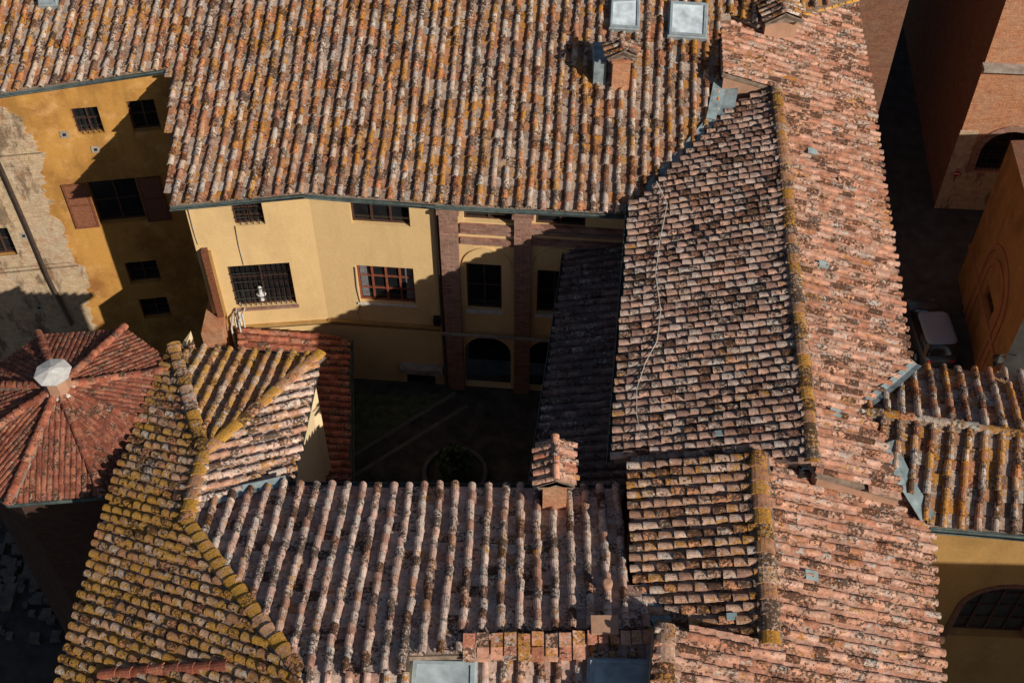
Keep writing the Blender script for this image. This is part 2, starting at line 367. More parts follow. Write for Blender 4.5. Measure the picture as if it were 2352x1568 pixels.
# ===== MAIN PALAZZO =====
mainpl=pl_slope(P(1000,468,-24.7),P(1450,491,-24.7),.33,(0,-1,0))
pal=thing('palazzo','yellow plastered palazzo with lichen-covered terracotta roof beside courtyard','building')
mpoly=hits(mainpl,[(-260,252),(0,213),(390,155),(390,472),(700,443),(1000,468),(1448,491),(1478,452),(1642,290),(1690,225),(1668,28),(1740,58),(1960,-8),(1975,-260),(-260,-260)])
mb=MB(); tiles(mb,mainpl,mpoly,.365,.32,.185,.105,5,1.0); mb.build('roof',[T_main,M_mort],pal)
rA,rB=mpoly[-1],mpoly[-2]
bp=[rA,rB,V((rB.x,rB.y+6,rB.z-2)),V((rA.x,rA.y+6,rA.z-2))]
mb=MB(); mb.add(bp,[(0,1,2,3)],0,(.5,.5,1)); mb.build('rear_roof',[T_main],pal)
mb=MB(); dz=V((0,-.07,-.07)); gutter(mb,[p+dz for p in mpoly[3:7]]); mb.build('gutter',M_gut,pal)
mb=MB(); gutter(mb,[p+dz for p in mpoly[0:3]]); mb.build('gutter',M_gut,pal)
W0=mpoly[3]+V((.28,.38,0)); W1=mpoly[4]+V((0,.4,0)); W3=mpoly[6]+V((.2,.4,0))
f1=Fr(W0,W1); f2=Fr(W1,W3); ZT=H-24.85; ZB=H-33.5
h1=[f1.rect(533,463,605,518),f1.rect(530,607,674,703)]
h2=[f2.rect(805,462,940,517),f2.rect(822,613,952,697),f2.rect(1064,478,1180,510),f2.rect(1230,485,1345,522),f2.rect(1072,607,1152,712),f2.rect(1233,622,1312,722),f2.rect(935,850,1000,888),
    f2.rect(1068,775,1173,893)+[True],f2.rect(1212,783,1312,893)+[True]]
for h in (h1[0],h2[0],h2[2],h2[3]): h[3]=min(h[3],ZT-.05)
for h in h2[7:]: h[2]=ZB+.02
mb=MB(); wallmesh(mb,f1,ZB,ZT,h1); mb.build('wall',M_yel,pal)
mb=MB(); wallmesh(mb,f2,ZB,ZT,h2); mb.build('wall',M_yel,pal)
window(pal,f1,h1[0],'grille'); w=window(pal,f1,h1[1],'grille'); sill(w,f1,h1[1],M_brickp)
window(pal,f2,h2[0],'plain',bars=(3,1)); w=window(pal,f2,h2[1],'french',bars=(4,3),frm=M_redwood); sill(w,f2,h2[1],M_marb,.06,.06)
for h in h2[2:6]: window(pal,f2,h,'plain',bars=(2,2))
window(pal,f2,h2[6],'grille')
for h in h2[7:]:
    mb=MB(); mb.add([f2.pt(h[0]-.02,h[2],-1.2),f2.pt(h[1]+.02,h[2],-1.2),f2.pt(h[1]+.02,h[3],-1.2),f2.pt(h[0]-.02,h[3],-1.2)],[(0,1,2,3)]); mb.build('archway_dark_sheet',M_glass,pal)  # dark sheet set back in the arch stands in for its unlit depth
for (u0,u1) in ((1017,1057),(1182,1220)):
    a0=f2.sz(u0,620)[0]; a1=f2.sz(u1,620)[0]; mb=MB(); f2.box(mb,a0,a1,ZB,ZT-.1,.002,.2)
    f2.box(mb,a0-.06,a1+.06,ZT-.5,ZT-.38,.004,.27); mb.build('pilaster',M_brickp,pal)
for v0,v1 in ((514,524),(528,534),(546,558)):
    a=f2.rect(1057,v0,1182,v1); c=f2.rect(1220,v0+6,1445,v1+6)
    for q in (a,c):
        mb=MB(); f2.box(mb,q[0]+.02,q[1]-.02,q[2],q[3],.003,.12); mb.build('string_course',M_brickp,pal)
def archtrim(par,fr,ac,r,zs,z0,mat,w=.12,d=.05,name='arch_moulding'):
    mb=MB(); N=18
    pts=[(ac-r,z0,-1)]+[(ac+r*math.cos(math.pi*(1-k/N)),zs+r*math.sin(math.pi*(1-k/N)),k) for k in range(N+1)]+[(ac+r,z0,-2)]
    def o(p):
        if p[2]==-1: return (p[0]-w,p[1])
        if p[2]==-2: return (p[0]+w,p[1])
        g=math.pi*(1-p[2]/N); return (ac+(r+w)*math.cos(g),zs+(r+w)*math.sin(g))
    for p,q in zip(pts,pts[1:]):
        a,b,c,e=(p[0],p[1]),(q[0],q[1]),o(q),o(p)
        vs=[fr.pt(*x,0.002) for x in(a,b,c,e)]+[fr.pt(*x,d) for x in(a,b,c,e)]
        mb.add(vs,BOXF)
    mb.build(name,mat,par)
for h,(u0,u1) in ((h2[4],(1060,1180)),(h2[5],(1222,1340))):
    a0=f2.sz(u0,640)[0]+.05; a1=f2.sz(u1,640)[0]-.08; r=(a1-a0)/2; top=f2.sz((u0+u1)/2,572)[1]
    mb=MB(); N=16; rise=.75; prev=None
    for k in range(N+1):
        g=math.pi*(1-k/N); p=((a0+a1)/2+r*math.cos(g),top-rise+rise*math.sin(g))
        if prev:
            vs=[f2.pt(prev[0],prev[1],.003),f2.pt(p[0],p[1],.003),f2.pt(p[0],p[1]+.07,.003),f2.pt(prev[0],prev[1]+.07,.003)]
            vs+= [v+f2.n*.05 for v in vs]; mb.add(vs,BOXF)
        prev=p
    mb.build('arch_moulding',M_yel,pal)
    mb=MB(); f2.box(mb,h[0]-.05,h[1]+.05,h[2]-.12,h[2]-.004,-.1,.06); mb.build('sill',M_marb,pal)
def cornice(fr,a0,a1,px):
    z=fr.sz(*px)[1]; mb=MB(); fr.box(mb,a0,a1,z-.05,z+.05,.003,.12); fr.box(mb,a0,a1,z-.12,z-.053,.003,.07); mb.build('cornice',M_yel2,pal)
cornice(f1,.3,f1.L,(600,745)); cornice(f2,0.01,f2.sz(1016,755)[0],(900,742))
zq=f2.sz(1150,762)[1]
mb=MB(); f2.box(mb,f2.sz(1016,760)[0],f2.L,zq-.05,zq+.05,.21,.27); mb.build('cornice',M_cone,pal)
mb=MB(); zz=f2.sz(800,745)[1]+.13; tube(mb,[f1.pt(.3,zz,.08),f1.pt(f1.L,zz,.08),f2.pt(.3,zz,.08),f2.pt(f2.sz(1012,750)[0],zz,.08)],.05,6); mb.build('pipe',M_pipe,pal)
a=f2.sz(1009,600)[0]; mb=MB(); tube(mb,[f2.pt(a,ZT,.09),f2.pt(a,ZB,.09)],.055,8); mb.build('drainpipe',M_pipe,pal)
a=f1.sz(498,660)[0]; mb=MB(); f1.box(mb,a-.16,a+.02,f1.sz(500,745)[1],f1.sz(475,568)[1],.003,.2); f1.box(mb,a+.03,a+.1,f1.sz(500,745)[1],f1.sz(475,575)[1],.003,.12,1); mb.build('duct',[M_wood,M_yel2],pal)
for pts,fr in (([(432,480),(445,530),(455,560)],f1),([(540,518),(548,560),(560,607)],f1),([(830,697),(822,720),(830,735)],f2),([(815,612),(820,660),(830,700)],f2)):
    mb=MB(); tube(mb,[fr.pt(*fr.sz(*p),.03) for p in pts],.014,5); mb.build('cable',M_cone,pal)
q=f2.rect(922,836,1018,846); mb=MB(); f2.box(mb,q[0],q[1],q[2],q[3]+.03,.003,.3); mb.build('canopy',M_cone,pal)
q=f2.rect(997,724,1012,738); mb=MB(); f2.box(mb,q[0],q[1],q[2],q[3],.003,.2); mb.build('wall_box',M_iron,pal)
mb=MB(); fw=Fr(V((mpoly[2].x+.3,mpoly[2].y+.4,0)),W0); wallmesh(mb,fw,0,ZT+.2,[]); mb.build('side_wall',M_och,pal)
def bust():
    b=thing('marble_bust','small pale marble bust on the barred window ledge','statue')
    s,z=f1.sz(601,690); mb=MB(); c=f1.pt(s,z-.1,-.12)
    prof=[(.10,0),(.10,.05),(.05,.09),(.05,.15),(.15,.22),(.17,.3),(.08,.36),(.05,.4),(.085,.46),(.095,.53),(.075,.6),(.02,.64)]; N=12
    vs=[c+V((r*math.cos(2*math.pi*k/N),r*.6*math.sin(2*math.pi*k/N),zz)) for r,zz in prof for k in range(N)]
    mb.add(vs,[(i*N+k,i*N+(k+1)%N,(i+1)*N+(k+1)%N,(i+1)*N+k) for i in range(len(prof)-1) for k in range(N)],smooth=True); mb.build('body',M_marb,b)
bust()
# ===== OCHRE WING =====
och=thing('ochre_house','ochre plastered house with peeling wall and brown shutters','building')
V0=mpoly[0]+V((0,.35,0)); V1=mpoly[2]+V((.35,.35,0)); fo=Fr(V0,V1)
px=[(168,247,233,309),(297,230,363,302),(213,412,325,512),(292,600,366,650),(324,684,390,730),(-30,520,30,590)]
hs=[fo.rect(*p) for p in px]
mb=MB(); wallmesh(mb,fo,0,H-23.55,hs,.3); mb.build('wall',M_och,och)
for i,h in enumerate(hs):
    w=window(och,fo,h,'grille' if i in(0,) else 'plain',dep=.24,bars=(2,2))
    if i==2:
        wd=(h[1]-h[0])*.5
        shutter(w,fo,h[0]-wd-.03,h[0]-.03,h[2]-.05,h[3]); shutter(w,fo,h[1]+.03,h[1]+wd+.03,h[2]-.05,h[3])
bd=[(-150,225),(0,238),(28,262),(45,270),(60,300),(78,318),(90,345),(104,352),(98,400),(104,440),(120,470),(118,490),(150,530),(152,560),(165,600),(190,615),(205,660),(200,700),(220,760),(230,900)]
mb=MB(); RR=random.Random(4); fine=[]
for p,q in zip(bd,bd[1:]):
    for i in range(6):
        t=i/6; fine.append((p[0]+(q[0]-p[0])*t+RR.uniform(-8,8),p[1]+(q[1]-p[1])*t+RR.uniform(-3,3)))
fine.append(bd[-1])
co=[fo.sz(*p) for p in fine]
h5=hs[5]
for a,b in zip(co,co[1:]):
    if a[1]<=b[1]: continue
    x0=-1.0
    mid=(a[1]+b[1])/2
    if h5[2]<mid<h5[3]: x0=h5[1]
    mb.add([fo.pt(x0,b[1],.025),fo.pt(b[0],b[1],.025),fo.pt(a[0],a[1],.025),fo.pt(x0,a[1],.025)],[(0,1,2,3)])
    mb.add([fo.pt(a[0],a[1],.025),fo.pt(b[0],b[1],.025),fo.pt(b[0],b[1],.0),fo.pt(a[0],a[1],.0)],[(0,1,2,3)])
mb.build('exposed_masonry',M_stone,och)
mb=MB(); tube(mb,[fo.pt(*fo.sz(*p),.12) for p in [(-60,250),(5,385),(60,510),(110,630),(165,740)]],.07,8); mb.build('drainpipe',M_pipe,och)
for u,v in ((148,308),(220,342),(90,705),(55,540)):
    s,z=fo.sz(u,v); mb=MB(); fo.box(mb,s-.13,s+.13,z-.13,z+.13,.026,.035)
    fo.box(mb,s-.05,s+.05,z-.05,z+.05,.035,.05,1); mb.build('vent',[M_cone,M_iron],och)
# ===== GABLED RANGE =====
gab=thing('gabled_house','long gabled house with salmon terracotta tile roof and lichened ridge','building')
R1=P(1780,200,-23.1); R2=P(1862,1062,-23.1)
bw=pl_slope(R1,R2,.31,(-1,0,0)); be=pl_slope(R1,R2,.30,(1,0,0))
bwp=[R1]+hits(bw,[(1690,237),(1642,290),(1480,452),(1450,466),(1407,1054),(1700,1042)])+[R2]
mb=MB(); tiles(mb,bw,bwp,.25,.30,.195,.065,21,1.,wander=.3,lift=.034); mb.build('roof',[T_west,M_mort],gab)
bep=[R1]+hits(be,[(1662,166),(1655,20),(1737,66),(1965,0),(2006,240),(2046,530),(2092,832),(1985,932),(2030,1012),(2072,1142),(1880,1088)])+[R2]
mb=MB(); tiles(mb,be,bep,.285,.36,.175,.08,22,.9,wander=.5); mb.build('roof',[T_east,M_mort],gab)
mb=MB(); ridge(mb,R1+V((.05,0,.03)),R2+V((.05,0,.03)),.33,.075,.34,4,jit=.5); mb.build('ridge',[T_ridgeo,M_mort],gab)
mb=MB(); ridge(mb,be.hit(1965,0)+V((0,0,.04)),be.hit(1737,66)+V((0,0,.04)),.36,.10,.36,6); mb.build('ridge',[T_hip,M_mort],gab)
mb=MB(); prism(mb,bwp,bw,0,{4:.45,5:.1}); prism(mb,bep,be,0,{4:.35,5:.35,6:.35}); mb.build('wall',[M_peach],gab)
mb=MB(); gutter(mb,[bwp[4]+V((-.06,0,-.07)),bwp[5]+V((-.06,0,-.07))]); mb.build('gutter',M_gut,gab)
def strip(par,pts,w,name='flashing',mat=None,off=.06):
    mb=MB()
    for p,q in zip(pts,pts[1:]):
        t=(q-p).normalized(); s=t.cross(V((0,0,1))).normalized()*w/2; u=V((0,0,off))
        mb.add([p+s+u+V((0,0,.04)),q+s+u+V((0,0,.04)),q+u,p+u,p-s+u+V((0,0,.04)),q-s+u+V((0,0,.04))],[(0,1,2,3),(3,2,5,4)])
    mb.build(name,mat or M_lead,par)
strip(gab,hits(mainpl,[(1640,275),(1560,365),(1478,450)]),.32,off=.07)
strip(gab,hits(mainpl,[(1668,195),(1650,285)]),.75,off=.12)
strip(gab,hits(be,[(2105,838),(2050,885),(1985,935)]),.28,off=.04)
# ===== DARK LEAN-TO =====
can=thing('arcade_wing','low arcaded wing with shade-dark tiled lean-to roof beside courtyard','building')
C1=P(1305,562,-26.8); C2=P(1238,1010,-26.8); cp=pl_slope(C1,C2,.33,(-1,0,0))
cpo=hits(cp,[(1305,562),(1238,1010),(1218,1160),(1425,1160),(1450,1060),(1480,560)])
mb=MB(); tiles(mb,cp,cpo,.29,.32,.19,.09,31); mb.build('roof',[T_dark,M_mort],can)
mb=MB(); prism(mb,cpo,cp,H-33.5,{0:.3,1:.3}); mb.build('wall',[M_yel2],can)
mb=MB(); gutter(mb,[cpo[0]+V((-.06,0,-.06)),cpo[2]+V((-.06,0,-.06))]); mb.build('gutter',M_gut,can)
# ===== nearer gabled house =====
gab2=thing('gabled_house','lower gabled house with orange and brown lichen tiles','building')
E1=P(1738,1040,-23.35); E2=P(1768,1480,-23.35); ew=pl_slope(E1,E2,.25,(-1,0,0)); ee=pl_slope(E1,E2,.28,(1,0,0))
ewp=[E1]+hits(ew,[(1442,1068),(1458,1350),(1520,1442),(1750,1482)])+[E2]
mb=MB(); tiles(mb,ew,ewp,.27,.32,.205,.08,41,1.,wander=.4,lift=.034); mb.build('roof',[T_westo,M_mort],gab2)
eep=[E1]+hits(ee,[(1880,1090),(2072,1140),(2138,1206),(2152,1400),(2185,1750),(1480,1750),(1505,1437),(1560,1445)])+[E2]
mb=MB(); tiles(mb,ee,eep,.285,.36,.175,.08,42,.9,wander=.5); mb.build('roof',[T_east,M_mort],gab2)
mb=MB(); ridge(mb,E1+V((.03,0,.04)),E2+V((.03,0,.04)),.40,.085,.38,8,jit=.6); mb.build('ridge',[T_ridgeo,M_mort],gab2)
mb=MB(); ridge(mb,ee.hit(1530,1437)+V((0,0,.04)),ee.hit(1520,1740)+V((0,0,.04)),.42,.09,.4,9); mb.build('ridge',[T_westo,M_mort],gab2)
mb=MB(); prism(mb,ewp,ew,0,{1:.2}); prism(mb,eep,ee,0,{3:.3,4:.3}); mb.build('wall',[M_peach],gab2)
strip(gab2,hits(ew,[(1462,1350),(1530,1445)]),.4)
# ===== cross wing =====
dw=thing('cross_gabled_wing','short cross-gabled wing with yellow wall and arched window','building')
D1=be.hit(1985,945); D2=P(2420,1012,D1.z-H); dn=pl_slope(D1,D2,.33,(0,1,0)); ds=pl_slope(D1,D2,.33,(0,-1,0))
dnp=[D1]+hits(dn,[(2020,900),(2108,842),(2420,866)])+[D2]
dsp=[D1,D2]+hits(ds,[(2420,1232),(2138,1208),(2075,1110),(2030,1012)])
mb=MB(); tiles(mb,dn,dnp,.385,.33,.19,.115,51,1.); tiles(mb,ds,dsp,.385,.33,.19,.115,52,1.); mb.build('roof',[T_main,M_mort],dw)
mb=MB(); ridge(mb,D1+V((0,0,.02)),D2+V((0,0,.02)),.24,.09,.36,12); mb.build('ridge',[T_main,M_mort],dw)
strip(dw,hits(ds,[(2035,1020),(2080,1115),(2130,1195)]),.4)
A=dsp[3]+V((-.5,.4,0)); B=dsp[2]+V((3,.4,0)); fd=Fr(A,B)
hd=fd.rect(2208,1348,2392,1450)+[True]; hd[2]-=.3
mb=MB(); wallmesh(mb,fd,0,dsp[3].z-.12,[hd],.3); mb.build('wall',M_yel2,dw)
w=window(dw,fd,hd,'plain',dep=.28,bars=(4,4),glass=M_glass2); archtrim(dw,fd,(hd[0]+hd[1])/2,(hd[1]-hd[0])/2+.03,hd[3]-(hd[1]-hd[0])/2,hd[2],M_brickd,.14,.04)
mb=MB(); prism(mb,dnp,dn,0,{2:.35}); mb.build('wall',[M_yel2],dw)
mb=MB(); gutter(mb,[dsp[3]+V((0,-.07,-.06)),dsp[2]+V((0,-.07,-.06))]); mb.build('gutter',M_gut,dw)
# ===== hipped house =====
hip=thing('hipped_house','hipped house with ochre lichen tiles and thick hip ridges','building')
G1=P(600,1117,-25.0); G2=P(1430,1124,-25.0); G2=V((G2.x,G2.y,G1.z)); gp=pl_slope(G1,G2,.33,(0,1,0))
gpo=hits(gp,[(430,1200),(465,1162),(560,1130),(650,1114),(1425,1122),(1445,1330),(1503,1440),(1060,1452),(1060,1500),(940,1503),(940,1550),(690,1545)])
mb=MB(); tiles(mb,gp,gpo,.38,.34,.19,.11,61,1.); mb.build('roof',[T_g,M_mort],hip)
mb=MB(); prism(mb,gpo,gp,0,{3:.35}); mb.build('wall',[M_yel],hip)
hs_,he_=gp.hit(430,1200),gp.hit(690,1545); hp=pl3(hs_,he_,P(235,1220,-25.15))
hpo=hits(hp,[(400,797),(470,1042),(430,1200),(690,1545),(660,1750),(95,1750),(132,1568),(185,1375),(262,1110),(385,818)])
mb=MB(); tiles(mb,hp,hpo,.25,.31,.18,.085,62,1.,wander=.4); mb.build('roof',[T_lich,M_mort],hip)
ap=hp.hit(470,1042); iw=hp.hit(400,797); ie=P(735,815,iw.z-H-.05); inn=pl3(ap,iw,ie); ies=pl3(ap,ie,hp.hit(432,1192))
mb=MB(); tiles(mb,inn,[ap,iw,ie],.35,.31,.19,.10,63); mb.build('roof',[T_lich,M_mort],hip)
iep=[ap,ie]+hits(ies,[(668,1112),(560,1128),(465,1160),(432,1195)])
T_ie=tilemat('tiles_salmon_lichen',[(.46,.25,.17),(.60,.40,.30),(.66,.46,.38),(.56,.38,.30)],.56,.57,.57,pan=(.5,.36,.28))
mb=MB(); tiles(mb,ies,iep,.29,.33,.18,.085,64,1.); mb.build('roof',[T_ie,M_mort],hip)
z3=V((0,0,.04))
mb=MB(); ridge(mb,he_+z3,hs_+z3,.34,.07,.36,13,jit=.4); ridge(mb,ap+z3,hs_+z3,.38,.08,.36,14,jit=.4); ridge(mb,ap+z3,iw+z3,.36,.07,.38,15,jit=.4); ridge(mb,ap+z3,ie+z3,.36,.07,.4,16,jit=.4); mb.build('ridge',[T_hip,M_mort],hip)
strip(hip,hits(gp,[(470,1160),(560,1130),(660,1108)]),.3)
mb=MB(); prism(mb,hpo,hp,0,{4:.3,5:.3,6:.3,7:.3,8:.3}); prism(mb,iep,ies,0,{1:.3}); prism(mb,[ap,iw,ie],inn,0,{1:.3}); mb.build('wall',[M_cream],hip)
mb=MB(); tube(mb,[iw+V((0,.04,-.05)),ie+V((.04,.04,-.05)),ies.hit(668,1112)+V((.04,0,-.05))],.05,6); gutter(mb,[gpo[3]+V((0,.07,-.07)),gpo[4]+V((0,.07,-.07))]); mb.build('gutter',M_gut,hip)
q1=gp.hit(1060,1455); q2=V((gp.hit(1500,1440).x,q1.y,q1.z)); sp1=pl_slope(q1,q2,.33,(0,-1,0))
a_=sp1.hit(935,1750); b_=sp1.hit(1505,1750)
mb=MB(); tiles(mb,sp1,[q1,q2,b_,a_,sp1.hit(940,1505),sp1.hit(1060,1500)],.37,.33,.19,.10,66)
q3=he_; q4=V((gp.hit(940,1550).x,he_.y,he_.z)); sp2=pl_slope(q3,q4,.33,(0,-1,0))
tiles(mb,sp2,[q3,q4,sp2.hit(935,1750),sp2.hit(600,1750)],.37,.33,.19,.10,67); mb.build('roof',[T_g,M_mort],hip)
mb=MB(); R=random.Random(3)
for ka,kb,nT,rows in (((1062,1484),(1345,1480),9,2),((1348,1476),(1500,1474),6,1)):
    k1,k2=gp.hit(*ka),gp.hit(*kb); e=(k2-k1).normalized(); L=(k2-k1).length
    for row in range(rows):
        for i in range(nT):
            w_=L/nT; x0=i*w_+.01+R.uniform(0,.015); x1=(i+1)*w_-.015; yy=-.02+row*(-.27)+R.uniform(-.03,.03); zt=.12-row*.06+R.uniform(-.014,.014); yw=R.uniform(-.02,.02)
            c=[k1+e*x0+V((0,yy+.25,zt+yw)),k1+e*x1+V((0,yy+.25,zt-yw)),k1+e*x1+V((0,yy-.04,zt-.04-yw)),k1+e*x0+V((0,yy-.04,zt-.04+yw))]
            mb.add([p-V((0,0,.03)) for p in c]+c,BOXF,0,(R.random(),R.random(),.8))
mb.build('ridge',[T_flat,M_mort],hip,'row of broad flat salmon tiles')
mb=MB(); ridge(mb,hp.hit(230,1550)+z3,hp.hit(520,1532)+z3,.26,.1,.36,18); mb.build('ridge',[T_red,M_mort],hip)
# ===== lean-to =====
lt=thing('lean_to_shed','low outbuilding with red tiled lean-to roof against palazzo wall','outbuilding')
m1=P(800,778,-31); m2=P(800,1115,-31); mp=pl_slope(m1,m2,.22,(1,0,0))
mpo=hits(mp,[(548,754),(800,778),(802,1200),(690,1200),(690,900),(548,900)])
mb=MB(); tiles(mb,mp,mpo,.28,.32,.19,.08,71,1.); mb.build('roof',[T_red,M_mort],lt)
mb=MB(); prism(mb,mpo,mp,H-33.5,{1:.2}); mb.build('wall',[M_yel2],lt)
mb=MB(); gutter(mb,[mpo[1]+V((.07,0,-.06)),mpo[2]+V((.07,0,-.06))]); mb.build('gutter',M_gut,lt)
par_=thing('brick_parapet','small brick parapet block beside bundle of white pipes','wall')
p0=P(490,790,-30.4); mb=MB(); box(mb,p0.x-.3,p0.x+.35,p0.y,p0.y+2.2,H-36,H-29.9); mb.build('wall',M_brick,par_)
for i in range(5):
    mb=MB(); c=p0+V((.55+i*.09,.4+.25*(i%3),0)); tube(mb,[c+V((0,0,-1.5)),c+V((.02,0,.3+.1*i)),c+V((.1,.2,.75))],.03,6); mb.build('pipe',M_pipew,par_)
# ===== OCTAGONAL TOWER =====
ot=thing('octagonal_tower','octagonal brick tower with red tiled roof and marble lantern','tower')
oc=P(160,945,-25.9); oa=V((oc.x,oc.y,H-24.9)); R8=2.98
rim=[V((oc.x+R8*math.cos(math.radians(22.5+6+45*k)),oc.y+R8*math.sin(math.radians(22.5+6+45*k)),oc.z)) for k in range(8)]
mb=MB(); mr=MB()
for k in range(8):
    a,b=rim[k],rim[(k+1)%8]; tiles(mb,pl3(oa,a,b),[oa,a,b],.14,.20,.115,.02,80+k,.3,0,lift=.012); ridge(mr,oa+V((0,0,.03)),a+V((0,0,.03)),.23,.10,.20,90+k,jit=.4)
mb.build('roof',[T_redd,M_mort],ot); mr.build('ridge',[T_red,M_mort],ot)
mb=MB(); lo=[V((oc.x+(p.x-oc.x)*.9,oc.y+(p.y-oc.y)*.9,0)) for p in rim]; hi=[V((p.x,p.y,oc.z-.1)) for p in lo]
mb.add(lo+hi,[tuple(range(8,16))]+[(k,(k+1)%8,8+(k+1)%8,8+k) for k in range(8)]); mb.build('wall',M_brickk,ot)
mb=MB(); tube(mb,[p+V((0,0,-.08)) for p in rim+[rim[0]]],.06,6); mb.build('gutter',M_gut,ot)
def octa(mb,c,r0,r1,z0,z1,m=0):
    an=[math.radians(22.5+45*k) for k in range(8)]
    vs=[V((c.x+r0*math.cos(g),c.y+r0*math.sin(g),z0)) for g in an]+[V((c.x+r1*math.cos(g),c.y+r1*math.sin(g),z1)) for g in an]
    mb.add(vs,[(k,(k+1)%8,8+(k+1)%8,8+k) for k in range(8)]+[tuple(range(8,16)),tuple(reversed(range(8)))],m)
lc=oa.copy()
mb=MB(); z=oa.z; octa(mb,lc,.40,.40,z-.25,z-.02); octa(mb,lc,.33,.33,z-.02,z+.50,1); octa(mb,lc,.40,.47,z+.50,z+.60); octa(mb,lc,.47,.06,z+.601,z+.74); mb.build('lantern',[M_marb,M_peach],ot)
# ===== Chimneys =====
def chimney(base,w,d,h,cw,cl,label,rot,mat=T_main,name='chimney',cat='chimney',grp='rooftop chimneys',smat=None,pier=.3,th=.06):
    ch=thing(name,label,cat,grp); mb=MB()
    ca,sa=math.cos(rot),math.sin(rot); E=V((ca,sa,0)); F=V((-sa,ca,0)); U=V((0,0,1))
    def bx(mb,x0,x1,y0,y1,z0,z1,m=0):
        mb.add([base+E*x+F*y+U*z for z in(z0,z1) for x,y in((x0,y0),(x1,y0),(x1,y1),(x0,y1))],BOXF,m)
    bx(mb,-w/2,w/2,-d/2,d/2,-.6,h); bx(mb,-w/2-.05,w/2+.05,-d/2-.05,d/2+.05,h,h+.06)
    mb.build('shaft',smat or M_brick,ch)
    for x in(-w/2+.07,w/2-.07):
        for y in (-d/2+.07,d/2-.07):
            mb=MB(); bx(mb,x-.06,x+.06,y-.06,y+.06,h+.06,h+pier); mb.build('pier',M_brickp,ch)
    mb=MB(); zt=h+pier; rz=cw/2*.5
    r0=base+F*(-cl/2)+U*(zt+rz); r1=base+F*(cl/2)+U*(zt+rz)
    for sgn in(-1,1):
        e0=base+F*(-cl/2)+E*sgn*cw/2+U*zt; e1=base+F*(cl/2)+E*sgn*cw/2+U*zt
        tiles(mb,pl3(r0,r1,e0),[r0,r1,e1,e0],.22,.3,.15,th,5,.8,0)
    g0=[r0-U*.03,base+F*(-cl/2)+E*cw/2+U*(zt-.05),base+F*(-cl/2)-E*cw/2+U*(zt-.05)]; g1=[r1-U*.03,base+F*(cl/2)+E*cw/2+U*(zt-.05),base+F*(cl/2)-E*cw/2+U*(zt-.05)]
    mb.add(g0+g1,[(0,1,2),(3,5,4)],1)
    ridge(mb,r0,r1,.18,.08,.3,3); mb.build('cap',[mat,M_mort],ch); return ch
c1=mainpl.hit(1422,192); ch1=chimney(c1,.52,.5,.95,.95,.6,'red brick chimney with small gabled tile cap and metal box',.05,T_main,pier=.22)
mb=MB(); bb=c1+V((-.58,.45,0)); box(mb,bb.x-.2,bb.x+.16,bb.y-.5,bb.y+.5,bb.z-.3,bb.z+.8); mb.build('metal_box',M_lead,ch1)
c2=gp.hit(1272,1150); chimney(c2,.55,.6,1.15,.9,1.15,'weathered brick chimney with gabled red tile cap at eave',.0,T_flat,th=.035)
c3=mainpl.hit(1790,32); chimney(c3,1.0,.8,.0,1.25,1.2,'low plastered roof turret with gabled tile cap',.1,T_main,'roof_turret','turret',None,M_peach,pier=.14)
# ===== skylights =====
def skylight(pl,quad,glass,label):
    s=thing('skylight',label,'skylight','roof skylights'); q=hits(pl,quad); n=pl.n; c=sum(q,V((0,0,0)))/4
    f=lambda k,o:[c+(p-c)*k+n*o for p in q]
    rings=[f(1,-.1),f(1,.18),f(.93,.19),f(.92,.24),f(.80,.24),f(.79,.205)]
    mb=MB(); vs=[p for r in rings for p in r]; fs=[]
    for r in range(len(rings)-1):
        for k in range(4):
            j=(k+1)%4; fs.append((r*4+k,r*4+j,r*4+4+j,r*4+4+k))
    mb.add(vs,fs); mb.build('frame',M_sfr,s); mb=MB(); mb.add(f(.8,.206),[(0,1,2,3)]); mb.build('glass',glass,s)
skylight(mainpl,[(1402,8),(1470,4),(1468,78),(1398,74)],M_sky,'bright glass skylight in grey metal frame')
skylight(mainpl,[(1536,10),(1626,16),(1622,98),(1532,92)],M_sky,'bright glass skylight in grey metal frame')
skylight(mainpl,[(92,-30),(138,-30),(136,22),(92,22)],M_sky2,'small blue roof skylight among tiles')
skylight(sp1,[(945,1514),(1097,1518),(1095,1640),(935,1640)],M_sky2,'dull glass skylight with double metal frame')
skylight(sp1,[(1348,1512),(1506,1516),(1512,1640),(1343,1640)],M_sky2,'dull glass skylight with double metal frame')
def gtile(pl,u,v,par,s=.13):
    c=pl.hit(u,v)+pl.n*.11; t=(V((0,0,-1))+pl.n*pl.n.z).normalized(); e=t.cross(pl.n)
    mb=MB(); vs=[c-e*s-t*s*1.3,c+e*s-t*s*1.3,c+e*s+t*s*1.3,c-e*s+t*s*1.3]; mb.add(vs+[p-pl.n*.05 for p in vs],BOXF); mb.build('glass_tile',M_gtile,par)
for u,v in((1862,352),(1888,612),(1915,952)): gtile(be,u,v,gab,.10)
gtile(bw,1652,1000,gab,.07); gtile(ee,1860,1325,gab2,.11); gtile(ew,1682,1420,gab2,.08)
vt=thing('roof_vent','small dark metal box vent on tiled roof','vent'); c=ee.hit(1848,1085); mb=MB(); box(mb,c.x-.2,c.x+.2,c.y-.2,c.y+.2,c.z-.1,c.z+.3); box(mb,c.x-.13,c.x+.13,c.y-.13,c.y+.13,c.z+.301,c.z+.33,1); mb.build('housing',[M_iron,M_gtile],vt,bevel=.01)
pt=thing('terracotta_pot','small terracotta flue pot standing on weathered roof','pot'); c=gp.hit(1393,1355); mb=MB()
prof=[(.08,0),(.09,.15),(.12,.2),(.12,.33),(.09,.36),(.06,.36)]; N=12
vs=[c+V((r*math.cos(2*math.pi*k/N),r*math.sin(2*math.pi*k/N),z)) for r,z in prof for k in range(N)]
